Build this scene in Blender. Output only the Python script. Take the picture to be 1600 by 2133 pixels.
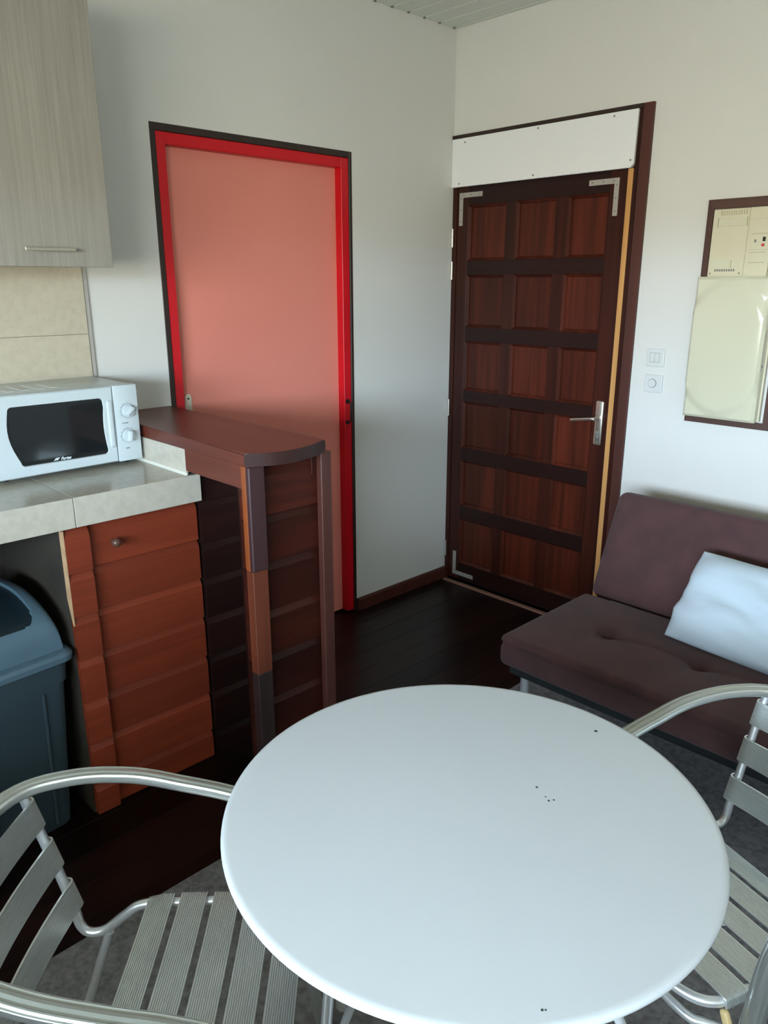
import bpy, bmesh, math, random
from mathutils import Vector, Matrix
from math import sin, cos, pi, radians, sqrt
random.seed(7)
S = bpy.context.scene
COL = S.collection
for o in list(bpy.data.objects): bpy.data.objects.remove(o)

# ------------------------------------------------------------ camera
CAM = Vector((2.6654, -3.0644, 1.6)); YAW, PITCH, ROLL, F = 45.8436, 16.7521, -0.0483, 1584.69
cy, sy, cp, sp = cos(radians(YAW)), sin(radians(YAW)), cos(radians(PITCH)), sin(radians(PITCH))
fw = Vector((-sy*cp, cy*cp, -sp)); rt = Vector((cy, sy, 0)); up = rt.cross(fw)
c_, s_ = cos(radians(ROLL)), sin(radians(ROLL)); rt, up = c_*rt+s_*up, -s_*rt+c_*up
cam = bpy.data.objects.new('camera', bpy.data.cameras.new('camera')); COL.objects.link(cam)
M = Matrix((rt, up, -fw)).transposed().to_4x4(); M.translation = CAM; cam.matrix_world = M
cam.data.sensor_fit = 'VERTICAL'; cam.data.sensor_height = 32.0; cam.data.lens = 32.0*F/2133.0
cam.data.clip_start = 0.02; S.camera = cam

# ------------------------------------------------------------ world, daylight, exposure
def setin(n, **k):
    for a, b in k.items(): n.inputs[a.replace('_', ' ')].default_value = b
W = bpy.data.worlds.new('daylight'); S.world = W; W.use_nodes = True
wt = W.node_tree; wt.nodes.clear()
wo = wt.nodes.new('ShaderNodeOutputWorld'); bg = wt.nodes.new('ShaderNodeBackground')
tc = wt.nodes.new('ShaderNodeTexCoord'); sx = wt.nodes.new('ShaderNodeSeparateXYZ'); cr = wt.nodes.new('ShaderNodeValToRGB')
mr = wt.nodes.new('ShaderNodeMapRange'); mr.inputs[1].default_value = -1; mr.inputs[2].default_value = 1
wt.links.new(tc.outputs['Generated'], sx.inputs[0]); wt.links.new(sx.outputs[2], mr.inputs[0])
wt.links.new(mr.outputs[0], cr.inputs[0]); wt.links.new(cr.outputs[0], bg.inputs[0]); wt.links.new(bg.outputs[0], wo.inputs[0])
e = cr.color_ramp.elements          # hazy sky above, low green hills and ground below the horizon
e[0].position = 0.0; e[0].color = (0.41, 0.39, 0.315, 1)
e[1].position = 1.0; e[1].color = (0.42, 0.62, 0.95, 1)
for pz, c in ((0.49, (0.375, 0.365, 0.305, 1)), (0.508, (0.375, 0.365, 0.31, 1)), (0.522, (0.665, 0.82, 0.965, 1)), (0.7, (0.63, 0.80, 0.965, 1))):
    x = e.new(pz); x.color = c
bg.inputs[1].default_value = 60.0
def area(name, loc, tgt, sx_, sy_, power=0, col=(1, 1, 1), portal=False):
    l = bpy.data.lights.new(name, 'AREA'); l.shape = 'RECTANGLE'; l.size = sx_; l.size_y = sy_; l.energy = power; l.color = col
    o = bpy.data.objects.new(name, l); COL.objects.link(o); o.location = loc
    o.rotation_euler = (Vector(tgt)-Vector(loc)).to_track_quat('-Z', 'Y').to_euler()
    if portal: l.cycles.is_portal = True
    return o
WX0, WX1, WS, WZ = 1.35, 3.86, 1.12, 2.05
area('window_portal', ((WX0+WX1)/2, -4.42, (WS+WZ)/2), ((WX0+WX1)/2, 0, (WS+WZ)/2), WX1-WX0, WZ-WS, portal=True)
S.view_settings.view_transform = 'Standard'; S.view_settings.look = 'None'
S.view_settings.gamma = 1; S.view_settings.use_curve_mapping = False
S.view_settings.exposure = 0.0

# ------------------------------------------------------------ materials
def mat(name, col, rough=0.5, metal=0.0, spec=0.5, grain=None, gcol=None, noise=0, ncol=None, bump=0.0, bscale=200, coat=0, rnd=0.0, sheen=0, gamt=0.7, gfine=1.0):
    m = bpy.data.materials.new(name); m.use_nodes = True; nt = m.node_tree; b = nt.nodes['Principled BSDF']
    b.inputs['Base Color'].default_value = (*col, 1); b.inputs['Roughness'].default_value = rough
    b.inputs['Metallic'].default_value = metal; b.inputs['Specular IOR Level'].default_value = spec
    if coat: b.inputs['Coat Weight'].default_value = coat; b.inputs['Coat Roughness'].default_value = 0.15
    if sheen: b.inputs['Sheen Weight'].default_value = sheen; b.inputs['Sheen Roughness'].default_value = 0.5
    tc = nt.nodes.new('ShaderNodeTexCoord'); L = nt.links.new; out = None
    def mixc(fac, a, bcol):
        mx = nt.nodes.new('ShaderNodeMix'); mx.data_type = 'RGBA'; L(fac, mx.inputs[0])
        if a is None: mx.inputs[6].default_value = (*col, 1)
        else: L(a, mx.inputs[6])
        mx.inputs[7].default_value = (*bcol, 1); return mx.outputs[2]
    def nz(scale, detail, vec, lo, hi, amt):
        n = nt.nodes.new('ShaderNodeTexNoise'); n.inputs['Scale'].default_value = scale; n.inputs['Detail'].default_value = detail; L(vec, n.inputs['Vector'])
        r = nt.nodes.new('ShaderNodeMapRange'); setin(r); r.inputs[1].default_value = lo; r.inputs[2].default_value = hi; r.inputs[4].default_value = amt; L(n.outputs[0], r.inputs[0])
        return r.outputs[0]
    if grain is not None:      # grain: axis along which the fibres run
        mp = nt.nodes.new('ShaderNodeMapping'); sc = [45*gfine]*3; sc[grain] = 1.6*gfine; mp.inputs['Scale'].default_value = sc; L(tc.outputs['Object'], mp.inputs[0])
        oi = nt.nodes.new('ShaderNodeObjectInfo'); ad = nt.nodes.new('ShaderNodeVectorMath'); ad.operation = 'ADD'
        ml = nt.nodes.new('ShaderNodeMath'); ml.operation = 'MULTIPLY'; ml.inputs[1].default_value = 50; L(oi.outputs['Random'], ml.inputs[0])
        L(mp.outputs[0], ad.inputs[0]); L(ml.outputs[0], ad.inputs[1])
        f = nz(1.0, 5, ad.outputs[0], 0.35, 0.7, gamt); out = mixc(f, None, gcol)
        mp2 = nt.nodes.new('ShaderNodeMapping'); sc = [9, 9, 9]; sc[grain] = 0.6; mp2.inputs['Scale'].default_value = sc; L(tc.outputs['Object'], mp2.inputs[0])
        ad2 = nt.nodes.new('ShaderNodeVectorMath'); ad2.operation = 'ADD'; L(mp2.outputs[0], ad2.inputs[0]); L(ml.outputs[0], ad2.inputs[1])
        f2 = nz(1.0, 2, ad2.outputs[0], 0.4, 0.65, gamt*0.7); out = mixc(f2, out, gcol)
        if rnd:
            hs = nt.nodes.new('ShaderNodeHueSaturation'); r = nt.nodes.new('ShaderNodeMapRange'); r.inputs[3].default_value = 1-rnd; r.inputs[4].default_value = 1+rnd
            L(oi.outputs['Random'], r.inputs[0]); L(r.outputs[0], hs.inputs['Value']); L(out, hs.inputs['Color']); out = hs.outputs[0]
    if noise:
        f = nz(noise, 4, tc.outputs['Object'], 0.38, 0.66, 0.8); out = mixc(f, out, ncol)
    if out is not None: L(out, b.inputs['Base Color'])
    if bump:
        n = nt.nodes.new('ShaderNodeTexNoise'); n.inputs['Scale'].default_value = bscale; n.inputs['Detail'].default_value = 3
        if grain is not None: L(mp.outputs[0], n.inputs['Vector']); n.inputs['Scale'].default_value = 3
        else: L(tc.outputs['Object'], n.inputs['Vector'])
        bp = nt.nodes.new('ShaderNodeBump'); bp.inputs['Strength'].default_value = bump; bp.inputs['Distance'].default_value = 0.002; L(n.outputs[0], bp.inputs['Height']); L(bp.outputs[0], b.inputs['Normal'])
    return m
PAINT = mat('white_wall_paint', (0.71, 0.705, 0.665), 0.75, noise=1.5, ncol=(0.69, 0.685, 0.645), bump=0.15, bscale=350, spec=0.2)
CEILM = mat('ceiling_board_paint', (0.70, 0.74, 0.69), 0.6, spec=0.3)
FLOORW = mat('dark_floor_wood', (0.014, 0.0055, 0.004), 0.32, grain=1, gcol=(0.005, 0.0025, 0.002), rnd=0.45, spec=0.25)
CARPET = mat('grey_carpet', (0.235, 0.235, 0.245), 0.95, noise=60, ncol=(0.120, 0.120, 0.125), bump=1.0, bscale=500, spec=0.1)
RED = mat('red_gloss_paint', (0.62, 0.006, 0.014), 0.35, noise=3, ncol=(0.54, 0.005, 0.012), spec=0.3)
PINK = mat('salmon_paint', (0.78, 0.26, 0.20), 0.6, noise=2, ncol=(0.74, 0.245, 0.19), spec=0.3)
DARKT = mat('dark_brown_trim', (0.035, 0.016, 0.010), 0.5, grain=2, gcol=(0.015, 0.008, 0.006))
DOORW = mat('mahogany_upright_grain', (0.052, 0.0105, 0.0055), 0.38, grain=2, gcol=(0.014, 0.004, 0.0025), spec=0.3)
DOORP = mat('mahogany_panel', (0.098, 0.0175, 0.0075), 0.38, grain=2, gcol=(0.020, 0.005, 0.0025), rnd=0.25, spec=0.3)
DOORR = mat('shaded_mahogany_cross_grain', (0.022, 0.006, 0.004), 0.42, grain=0, gcol=(0.009, 0.003, 0.0025), spec=0.3)  # rails: darker colour carries the shading of their bevelled faces
CASING = mat('red_brown_casing', (0.085, 0.021, 0.012), 0.5, grain=2, gcol=(0.05, 0.013, 0.008))
PINE = mat('raw_pine', (0.62, 0.32, 0.10), 0.6, grain=2, gcol=(0.50, 0.23, 0.07))
TRANS = mat('white_laminate_board', (0.84, 0.86, 0.87), 0.5, spec=0.3)
GALV = mat('galvanised_steel', (0.50, 0.48, 0.44), 0.5, metal=0.6)
NICKEL = mat('satin_nickel', (0.62, 0.58, 0.50), 0.32, metal=0.9)
BLACK = mat('black_void', (0.006, 0.006, 0.006), 0.6)
ORANGE = mat('orange_brown_wood', (0.225, 0.038, 0.015), 0.45, grain=1, gcol=(0.145, 0.024, 0.010), rnd=0.10, spec=0.3)
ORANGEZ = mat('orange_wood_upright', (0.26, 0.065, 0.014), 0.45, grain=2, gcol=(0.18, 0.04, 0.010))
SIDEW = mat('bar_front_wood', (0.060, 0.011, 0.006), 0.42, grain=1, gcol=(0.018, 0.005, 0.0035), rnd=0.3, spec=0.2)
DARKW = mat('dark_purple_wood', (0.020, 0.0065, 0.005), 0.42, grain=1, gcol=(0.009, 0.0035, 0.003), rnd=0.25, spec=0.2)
BARTOP = mat('bar_top_wood', (0.135, 0.032, 0.018), 0.36, grain=0, gcol=(0.080, 0.019, 0.012), spec=0.4)
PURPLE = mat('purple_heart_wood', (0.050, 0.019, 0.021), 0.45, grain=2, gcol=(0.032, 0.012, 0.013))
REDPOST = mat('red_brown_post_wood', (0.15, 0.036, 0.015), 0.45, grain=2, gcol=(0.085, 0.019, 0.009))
PALE = mat('pale_raw_edge', (0.55, 0.36, 0.20), 0.7, noise=30, ncol=(0.45, 0.28, 0.15))
TILE = mat('beige_stone_tile', (0.50, 0.465, 0.385), 0.22, noise=45, ncol=(0.44, 0.405, 0.33), spec=0.45)
WTILE = mat('beige_wall_tile', (0.56, 0.50, 0.38), 0.35, noise=45, ncol=(0.50, 0.44, 0.33), spec=0.4)
GROUT = mat('tile_grout', (0.36, 0.34, 0.29), 0.8)
CAULK = mat('white_caulk', (0.78, 0.77, 0.68), 0.5)
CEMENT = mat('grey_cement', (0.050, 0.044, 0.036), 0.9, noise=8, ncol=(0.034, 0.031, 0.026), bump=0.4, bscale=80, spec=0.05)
CABW = mat('grey_oak_laminate', (0.345, 0.320, 0.275), 0.5, grain=2, gcol=(0.235, 0.22, 0.19), spec=0.3, bump=0.15, gamt=0.6, gfine=2.4)
MWHITE = mat('microwave_enamel', (0.55, 0.62, 0.64), 0.28, spec=0.5)
MGREY = mat('microwave_grey_print', (0.22, 0.25, 0.27), 0.5)
MGLASS = mat('microwave_dark_glass', (0.010, 0.013, 0.014), 0.08, spec=0.6)
CHROME = mat('polished_aluminium', (0.82, 0.85, 0.87), 0.30, metal=0.75)
ALU = mat('brushed_aluminium', (0.62, 0.65, 0.63), 0.28, metal=0.9)
SLATM = mat('ribbed_aluminium_slat', (0.70, 0.735, 0.725), 0.32, metal=0.78)
TABLE = mat('white_lacquered_steel', (0.64, 0.675, 0.70), 0.38, spec=0.35, noise=4, ncol=(0.625, 0.66, 0.685))
SPECK = mat('dark_chip', (0.03, 0.04, 0.04), 0.6)
SOFA = mat('brown_microfibre', (0.092, 0.046, 0.046), 0.9, noise=9, ncol=(0.066, 0.037, 0.038), bump=0.5, bscale=300, sheen=0.12, spec=0.1)
SOFAD = mat('sofa_under_cloth', (0.008, 0.011, 0.012), 0.9)
PILLOW = mat('white_pillow_cotton', (0.52, 0.61, 0.68), 0.85, bump=0.15, bscale=60, spec=0.1)
BIN = mat('blue_grey_bin_lid', (0.085, 0.145, 0.190), 0.42, spec=0.4)
BINB = mat('slate_bin_body', (0.035, 0.058, 0.073), 0.5, spec=0.35)
BINF = mat('dark_bin_flap', (0.008, 0.018, 0.024), 0.4)
CREAM = mat('aged_cream_plastic', (0.66, 0.62, 0.46), 0.35, noise=5, ncol=(0.62, 0.57, 0.40))
CREAMG = mat('cream_gloss_lid', (0.64, 0.62, 0.46), 0.14, spec=0.6)
CREAMD = mat('shadowed_cream_slot', (0.45, 0.41, 0.26), 0.5)
SWITCH = mat('white_switch_plastic', (0.66, 0.68, 0.66), 0.35)
GREYP = mat('grey_mark', (0.20, 0.20, 0.18), 0.5)
REDB = mat('red_button', (0.55, 0.05, 0.05), 0.4)
EXTW = mat('terrace_concrete', (0.42, 0.40, 0.36), 0.8)
GROUTL = mat('pale_grey_gap', (.50, .51, .50), .6)
YCAP = mat('yellowed_plastic_cap', (0.55, 0.42, 0.20), 0.5)

# ------------------------------------------------------------ mesh helpers
def finish(bm, smooth=None):
    bmesh.ops.recalc_face_normals(bm, faces=bm.faces)
def obj(name, bm, m, parent=None, smooth=None, world=True):
    bmesh.ops.recalc_face_normals(bm, faces=bm.faces)
    me = bpy.data.meshes.new(name); bm.to_mesh(me); bm.free(); me.materials.append(m)
    if smooth is not None:
        for p in me.polygons: p.use_smooth = True
        me.set_sharp_from_angle(angle=radians(smooth))
    o = bpy.data.objects.new(name, me); COL.objects.link(o)
    if parent:
        o.parent = parent
        if world and parent.parent is None and parent.type == 'EMPTY': o.location = -parent.location
    return o
def empty(name, loc=(0, 0, 0), rz=0):
    o = bpy.data.objects.new(name, None); o.location = loc; o.rotation_euler = (0, 0, rz); COL.objects.link(o); o.empty_display_size = .1; return o
def tag(o, label=None, cat=None, group=None, kind=None):
    if label: o['label'] = label
    if cat: o['category'] = cat
    if group: o['group'] = group
    if kind: o['kind'] = kind
    return o
def bx(bm, x0, x1, y0, y1, z0, z1, bev=0.0, seg=1, mtx=None):
    r = bmesh.ops.create_cube(bm, size=1.0); vs = r['verts']
    for v in vs: v.co = Vector(((x0+x1)/2+v.co.x*(x1-x0), (y0+y1)/2+v.co.y*(y1-y0), (z0+z1)/2+v.co.z*(z1-z0)))
    if bev:
        es = list({e for v in vs for e in v.link_edges})
        r2 = bmesh.ops.bevel(bm, geom=es, offset=bev, segments=seg, affect='EDGES', profile=0.5); vs = list({v for f in r2['faces'] for v in f.verts})
    if mtx: bmesh.ops.transform(bm, matrix=mtx, verts=vs)
    return vs
def box(*a, **k): bm = bmesh.new(); bx(bm, *a, **k); return bm
def prism(pts, axis, a, b, bm=None):
    """closed polygon pts (2D) in the plane normal to axis, extruded a..b"""
    bm = bm or bmesh.new()
    def P(p, t): q = list(p); q.insert(axis, t); return Vector(q)
    lo = [bm.verts.new(P(p, a)) for p in pts]; hi = [bm.verts.new(P(p, b)) for p in pts]
    n = len(pts); bm.faces.new(lo); bm.faces.new(hi[::-1])
    for i in range(n): bm.faces.new((lo[i], lo[(i+1) % n], hi[(i+1) % n], hi[i]))
    return bm
def cyl(bm, c, r, h, axis=2, n=20, r2=None):
    """cylinder centred at c along axis"""
    rot = {2: Matrix(), 1: Matrix.Rotation(pi/2, 4, 'X'), 0: Matrix.Rotation(pi/2, 4, 'Y')}[axis]
    return bmesh.ops.create_cone(bm, cap_ends=True, segments=n, radius1=r, radius2=r if r2 is None else r2, depth=h, matrix=Matrix.Translation(c) @ rot)['verts']
def catmull(P, n=8, closed=False):
    P = [Vector(p) for p in P]; out = []; N = len(P)
    for i in range(N if closed else N-1):
        p0 = P[(i-1) % N] if closed or i > 0 else P[0]*2-P[1]; p1 = P[i]; p2 = P[(i+1) % N]
        p3 = P[(i+2) % N] if closed or i+2 < N else P[-1]*2-P[-2]
        for k in range(n):
            t = k/n; out.append(0.5*((2*p1)+(-p0+p2)*t+(2*p0-5*p1+4*p2-p3)*t*t+(-p0+3*p1-3*p2+p3)*t**3))
    if not closed: out.append(P[-1])
    return out
def sweep(path, prof, up0=Vector((0, 0, 1)), closed=False, bm=None, start=None, fixed=False):
    """prof: list of (side, up); rotation minimising frame from index start"""
    bm = bm or bmesh.new(); n = len(path); st = start or 0
    T = [(path[(i+1) % n if closed else min(i+1, n-1)]-path[(i-1) % n if closed else max(i-1, 0)]).normalized() for i in range(n)]
    U = [None]*n; U[st] = (up0-T[st]*up0.dot(T[st])).normalized()
    for rng in (range(st+1, n), range(st-1, -1, -1)):
        prev = st
        for i in rng:
            u = up0 if fixed else U[prev]; U[i] = (u-T[i]*u.dot(T[i])).normalized(); prev = i
    rings = []
    for p, t, u in zip(path, T, U):
        s = t.cross(u); rings.append([bm.verts.new(p+s*a+u*b) for a, b in prof])
    m = len(prof)
    for i in range(n if closed else n-1):
        A, B = rings[i], rings[(i+1) % n]
        for k in range(m): bm.faces.new((A[k], A[(k+1) % m], B[(k+1) % m], B[k]))
    if not closed: bm.faces.new(rings[0][::-1]); bm.faces.new(rings[-1])
    return bm
def circ(r, n=12): return [(r*cos(2*pi*i/n), r*sin(2*pi*i/n)) for i in range(n)]
def rbox(sx, sy, sz, r, n=(24, 24, 8), fn=None):
    """soft box centred at 0: subdivided cube with rounded edges"""
    bm = bmesh.new(); vd = {}
    def V(p):
        k = tuple(round(c, 5) for c in p)
        if k not in vd: vd[k] = bm.verts.new(p)
        return vd[k]
    N = n; H = (sx/2, sy/2, sz/2)
    for ax in range(3):
        u, v = [a for a in range(3) if a != ax]
        for s in (-1, 1):
            for i in range(N[u]):
                for j in range(N[v]):
                    q = []
                    for (a, b) in ((i, j), (i+1, j), (i+1, j+1), (i, j+1)):
                        p = [0, 0, 0]; p[ax] = s*H[ax]; p[u] = -H[u]+2*H[u]*a/N[u]; p[v] = -H[v]+2*H[v]*b/N[v]; q.append(V(p))
                    bm.faces.new(q)
    for v in bm.verts:
        p = v.co.copy(); c = Vector([max(-H[i]+r, min(H[i]-r, p[i])) for i in range(3)]); d = p-c
        if d.length > 1e-6:
            # remap square corner to sphere
            v.co = c+d.normalized()*r
    if fn:
        for v in bm.verts: v.co = fn(v.co.copy())
    return bm
def clap(path): pass

# ------------------------------------------------------------ room shell
H = 2.735; XR, YB = 3.9, -4.4
def struct(name, bm, m, **k): return tag(obj(name, bm, m, **k), kind='structure')
# left wall, opening for the red door
DY0, DY1, DZ = -1.616, -0.670, 2.140
b = bmesh.new(); bx(b, -.15, 0, YB, DY0, -.08, H+.1); bx(b, -.15, 0, DY1, 0.0, -.08, H+.1); bx(b, -.15, 0, DY0, DY1, DZ, H+.1); bx(b, -.15, 0, DY0, DY1, -.08, -.012)
wl = struct('wall_left', b, PAINT)
# back wall, opening for the wooden door
EX0, EX1, EZ = 0.0, 1.037, 2.278
b = bmesh.new(); bx(b, EX1, XR, 0, .15, -.08, H+.1); bx(b, -.15, EX1, 0, .15, EZ, H+.1); bx(b, -.15, EX1, .10, .15, -.08, EZ); bx(b, -.15, 0.0, 0, .10, -.08, EZ)
wb = struct('wall_back', b, PAINT)
struct('wall_right', box(XR, XR+.15, YB, .15, -.08, H+.1), PAINT)
b = bmesh.new(); bx(b, -.15, WX0, YB-.15, YB, -.08, H+.1); bx(b, WX1, XR+.15, YB-.15, YB, -.08, H+.1); bx(b, WX0, WX1, YB-.15, YB, WZ, H+.1); bx(b, WX0, WX1, YB-.15, YB, -.08, WS)
struct('wall_front', b, PAINT)
# glazed opening behind the camera: slim frame
w = empty('window_1', ((WX0+WX1)/2, YB-.08, 0)); tag(w, kind='structure')
for x in (WX0, (WX0+WX1)/2-.025, WX1-.05): obj('window_frame', box(x, x+.05, YB-.1, YB-.05, WS, WZ), MWHITE, w)
obj('window_frame', box(WX0, WX1, YB-.1, YB-.05, WZ-.05, WZ), MWHITE, w); obj('window_frame', box(WX0, WX1, YB-.1, YB-.05, WS, WS+.04), MWHITE, w)
# unseen terrace read off the daylight; roof and parapet shaped to limit it
struct('terrace_floor', box(-1.5, 6, YB-2.6, YB-.15, -.12, -.02), EXTW)
struct('terrace_roof', box(-1.5, 6, YB-2.1, YB-.15, 2.18, 2.28), EXTW)
struct('terrace_parapet', box(-1.5, 6, YB-2.2, YB-2.1, -.1, .95), EXTW)
# floor
fl = struct('floor', box(-.149, XR+.1, YB-.1, .149, -.08, -.0125), BLACK)
bw = 0.122; x = 0.0; k = 0
while x < XR-.02:
    ys = [0.0, -(0.8+(k*0.73) % 1.6), -(2.9+(k*0.57) % 1.1), YB]
    for a, c in zip(ys[:-1], ys[1:]):
        obj('floor_board', box(x+.0008, min(x+bw, XR)-.0008, c+.001, a-.001, -.012, 0.0, bev=.0005), FLOORW, fl)
    x += bw; k += 1
# ceiling of narrow boards running along x
ce = struct('ceiling', box(-.149, XR+.149, YB-.149, .149, H+.012, H+.099), CEILM)
y = -0.028; n = 0
obj('ceiling_board', box(0, XR, -.0255, 0, H-.002, H+.012, bev=.003), CEILM, ce)
while y > YB+.02:
    y2 = max(y-.1015, YB)
    obj('ceiling_board', box(0, XR, y2+.0025, y-.0025, H-.002, H+.012, bev=.003), CEILM, ce)
    if y > -1.2:
        b = bmesh.new(); cyl(b, (0.009, y, H-.003), .0065, .006, n=10); obj('seam_gap_dot', b, GREYP, ce)  # grey dot standing in for the dark gap at each board seam
    y = y2
# skirting
struct('baseboard_left', prism([(0, 0), (.016, 0), (.016, .055), (.010, .064), (0, .064)], 1, DY1, -0.001), CASING)
struct('baseboard_back', prism([(0, 0), (-.016, 0), (-.016, .055), (-.010, .064), (0, .064)], 0, EX1+.0, XR-.001), CASING)

# ------------------------------------------------------------ red door (door_1)
d = empty('door_1', (0, (DY0+DY1)/2, 0)); tag(d, kind='structure')
t = .022
for n_, a in (('casing', (-.10, .002, DY0, DY0+t, 0, DZ)), ('casing', (-.10, .002, DY1-.017, DY1, 0, DZ)), ('casing', (-.10, .002, DY0+t, DY1-.017, DZ-.026, DZ))):
    obj(n_, box(*a, bev=.002), DARKT, d)
fy0, fy1, fz = DY0+t, DY1-.017, DZ-.026
iy0, iy1, iz = -1.556, -0.729, 2.073
obj('red_frame', box(-.055, -.002, fy0, iy0, .01, fz, bev=.002), RED, d)
obj('red_frame', box(-.055, -.002, iy1, fy1, .01, fz, bev=.002), RED, d)
obj('red_frame', box(-.055, -.002, iy0, iy1, iz, fz, bev=.002), RED, d)
tag(obj('door_leaf', box(-.075, -.043, iy0-.01, iy1+.01, .012, iz+.01), PINK, d), 'salmon pink door panel')
obj('backing', box(-.15, -.10, DY0, DY1, 0, DZ), BLACK, d)
obj('sill', box(-.10, -.0005, DY0, DY1, -.012, .001), FLOORW, d)
pts = [(-1.536, 1.11), (-1.506, 1.11)]+[(-1.521+.015*cos(a), 1.166+.015*sin(a)) for a in [pi*i/8 for i in range(9)]]
st = obj('strike_plate', prism(pts, 0, -.043, -.036), mat('cream_plate', (.62, .55, .42), .5), d)
b = bmesh.new(); cyl(b, (-.0355, -1.521, 1.162), .004, .002, 0, 10); obj('keyhole', b, BLACK, st)
b = bmesh.new(); sweep(catmull([(0, -.713, 1.072), (.02, -.714, 1.066), (.024, -.716, 1.02), (.02, -.716, .978), (0, -.717, .972)], 4), circ(.0028, 8), bm=b)
bx(b, -.003, .004, -.722, -.705, 1.062, 1.08); bx(b, -.003, .004, -.724, -.708, .964, .98); obj('pull_handle', b, BLACK, d, smooth=50)

# ------------------------------------------------------------ wooden door (door_2)
d2 = empty('door_2', (.5, 0, 0)); tag(d2, kind='structure')
YF = .004          # front face of the leaf
xs = [.030, .096, .326, .384, .602, .661, .860, .940]
rows = [(.110, .365), (.440, .690), (.762, 1.006), (1.066, 1.316), (1.386, 1.638), (1.706, 1.962)]
ztop = 2.046; zbot = .012
obj('stile', box(xs[0], xs[1], YF, YF+.04, zbot, ztop, bev=.0015), DOORW, d2)
obj('stile', box(xs[6], xs[7], YF, YF+.04, zbot, ztop, bev=.0015), DOORW, d2)
zz = [zbot]+[v for r in rows for v in r]+[ztop]
for i in range(0, len(zz), 2): obj('rail', box(xs[1], xs[6], YF+.0012, YF+.04, zz[i], zz[i+1], bev=.001), DOORR, d2)
for (z0, z1) in rows:
    for (a, c) in ((xs[2], xs[3]), (xs[4], xs[5])): obj('mullion', box(a, c, YF+.0012, YF+.04, z0, z1), DOORW, d2)
    for (a, c) in ((xs[1], xs[2]), (xs[3], xs[4]), (xs[5], xs[6])):
        b = bmesh.new(); rings = []
        for (i_, yy) in ((0, .0), (.003, .004), (.011, .014), (.013, .020)):
            rings.append([b.verts.new((X, YF+.001+yy, Z)) for X, Z in ((a+i_, z0+i_), (c-i_, z0+i_), (c-i_, z1-i_), (a+i_, z1-i_))])
        for r0, r1 in zip(rings[:-1], rings[1:]):
            for q in range(4): b.faces.new((r0[q], r0[(q+1) % 4], r1[(q+1) % 4], r1[q]))
        b.faces.new(rings[-1]); bk = [b.verts.new((v.co.x, YF+.038, v.co.z)) for v in rings[0]]
        for q in range(4): b.faces.new((rings[0][q], rings[0][(q+1) % 4], bk[(q+1) % 4], bk[q]))
        b.faces.new(bk)
        obj('panel', b, DOORP, d2)
obj('jamb', box(.001, .028, .001, .09, 0, EZ-.016), DOORW, d2)
tag(obj('pine_strip', box(.942, .9665, -.002, .045, .0, ztop, bev=.0015), PINE, d2), 'pale raw pine strip beside the door leaf')
obj('jamb', box(.9675, .988, -.004, .09, 0, EZ-.016, bev=.001), DOORW, d2)
obj('casing', box(.992, 1.037, -.014, .06, 0, EZ, bev=.003), CASING, d2)
obj('casing', box(.001, .992, -.014, .06, EZ-.016, EZ, bev=.001), DARKT, d2)
obj('backing', box(.001, 1.0, .06, .099, 0, EZ-.02), BLACK, d2)
pts = [(.002, 2.047), (.955, 2.047), (.970, 2.060), (.973, 2.261), (.002, 2.261)]
tb = tag(obj('transom_board', prism(pts, 1, -.014, .004), TRANS, d2), 'white laminate board over the door leaf')
for X, Z in ((.081, 2.242), (.497, 2.250), (.867, 2.247), (.049, 2.061), (.482, 2.061), (.955, 2.075)):
    b = bmesh.new(); cyl(b, (X, -.0145, Z), .0042, .002, 1, 8); obj('screw', b, GREYP, tb)
def bracket(x0, z0, dx, dz, lx, lz, wdt=.022):
    xa, za = x0, z0
    pts = [(xa, za), (xa+dx*lx, za), (xa+dx*lx, za+dz*wdt), (xa+dx*wdt, za+dz*wdt), (xa+dx*wdt, za+dz*lz), (xa, za+dz*lz)]
    o = tag(obj('corner_bracket', prism(pts, 1, YF-.003, YF), GALV, d2), 'flat galvanised corner bracket')
    for q in (.18, .52, .88):
        for X, Z in ((xa+dx*lx*q, za+dz*wdt/2), (xa+dx*wdt/2, za+dz*lz*q)):
            b = bmesh.new(); cyl(b, (X, YF-.0033, Z), .0032, .002, 1, 8); obj('screw', b, GREYP, o)
bracket(.043, 2.020, 1, -1, .142, .150); bracket(.905, 2.016, -1, -1, .142, .148); bracket(.060, .036, 1, 1, .145, .135)
for z in (1.772, 1.617, .925, .134):
    b = bmesh.new(); cyl(b, (.0085, -.006, z+.042), .0075, .086, 2, 12); o = obj('hinge', b, NICKEL if z > .5 else GALV, d2, smooth=40)
lp = obj('lock_plate', box(.882, .918, YF-.008, YF, .895, 1.094, bev=.006, seg=2), NICKEL, d2, smooth=40)
b = bmesh.new(); cyl(b, (.900, YF-.028, 1.018), .0085, .045, 1, 14)
sweep(catmull([(.900, YF-.048, 1.018), (.885, YF-.052, 1.017), (.84, YF-.052, 1.010), (.783, YF-.050, 1.001)], 5), [(a*1.0, c*1.0) for a, c in circ(.0075, 10)], bm=b)
obj('door_handle', b, NICKEL, lp, smooth=50)
b = bmesh.new(); cyl(b, (.899, YF-.0085, .950), .0085, .003, 1, 12); bx(b, .8955, .9025, YF-.010, YF-.008, .927, .945); obj('key_cylinder', b, GREYP, lp)
for z in (1.083, .906):
    b = bmesh.new(); cyl(b, (.9, YF-.0085, z), .003, .002, 1, 8); obj('screw', b, GREYP, lp)
tag(obj('threshold', box(.03, .97, -.045, -.018, .0, .008, bev=.002), mat('worn_threshold', (.26, .13, .09), .5), d2), 'pale worn threshold strip')

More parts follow.
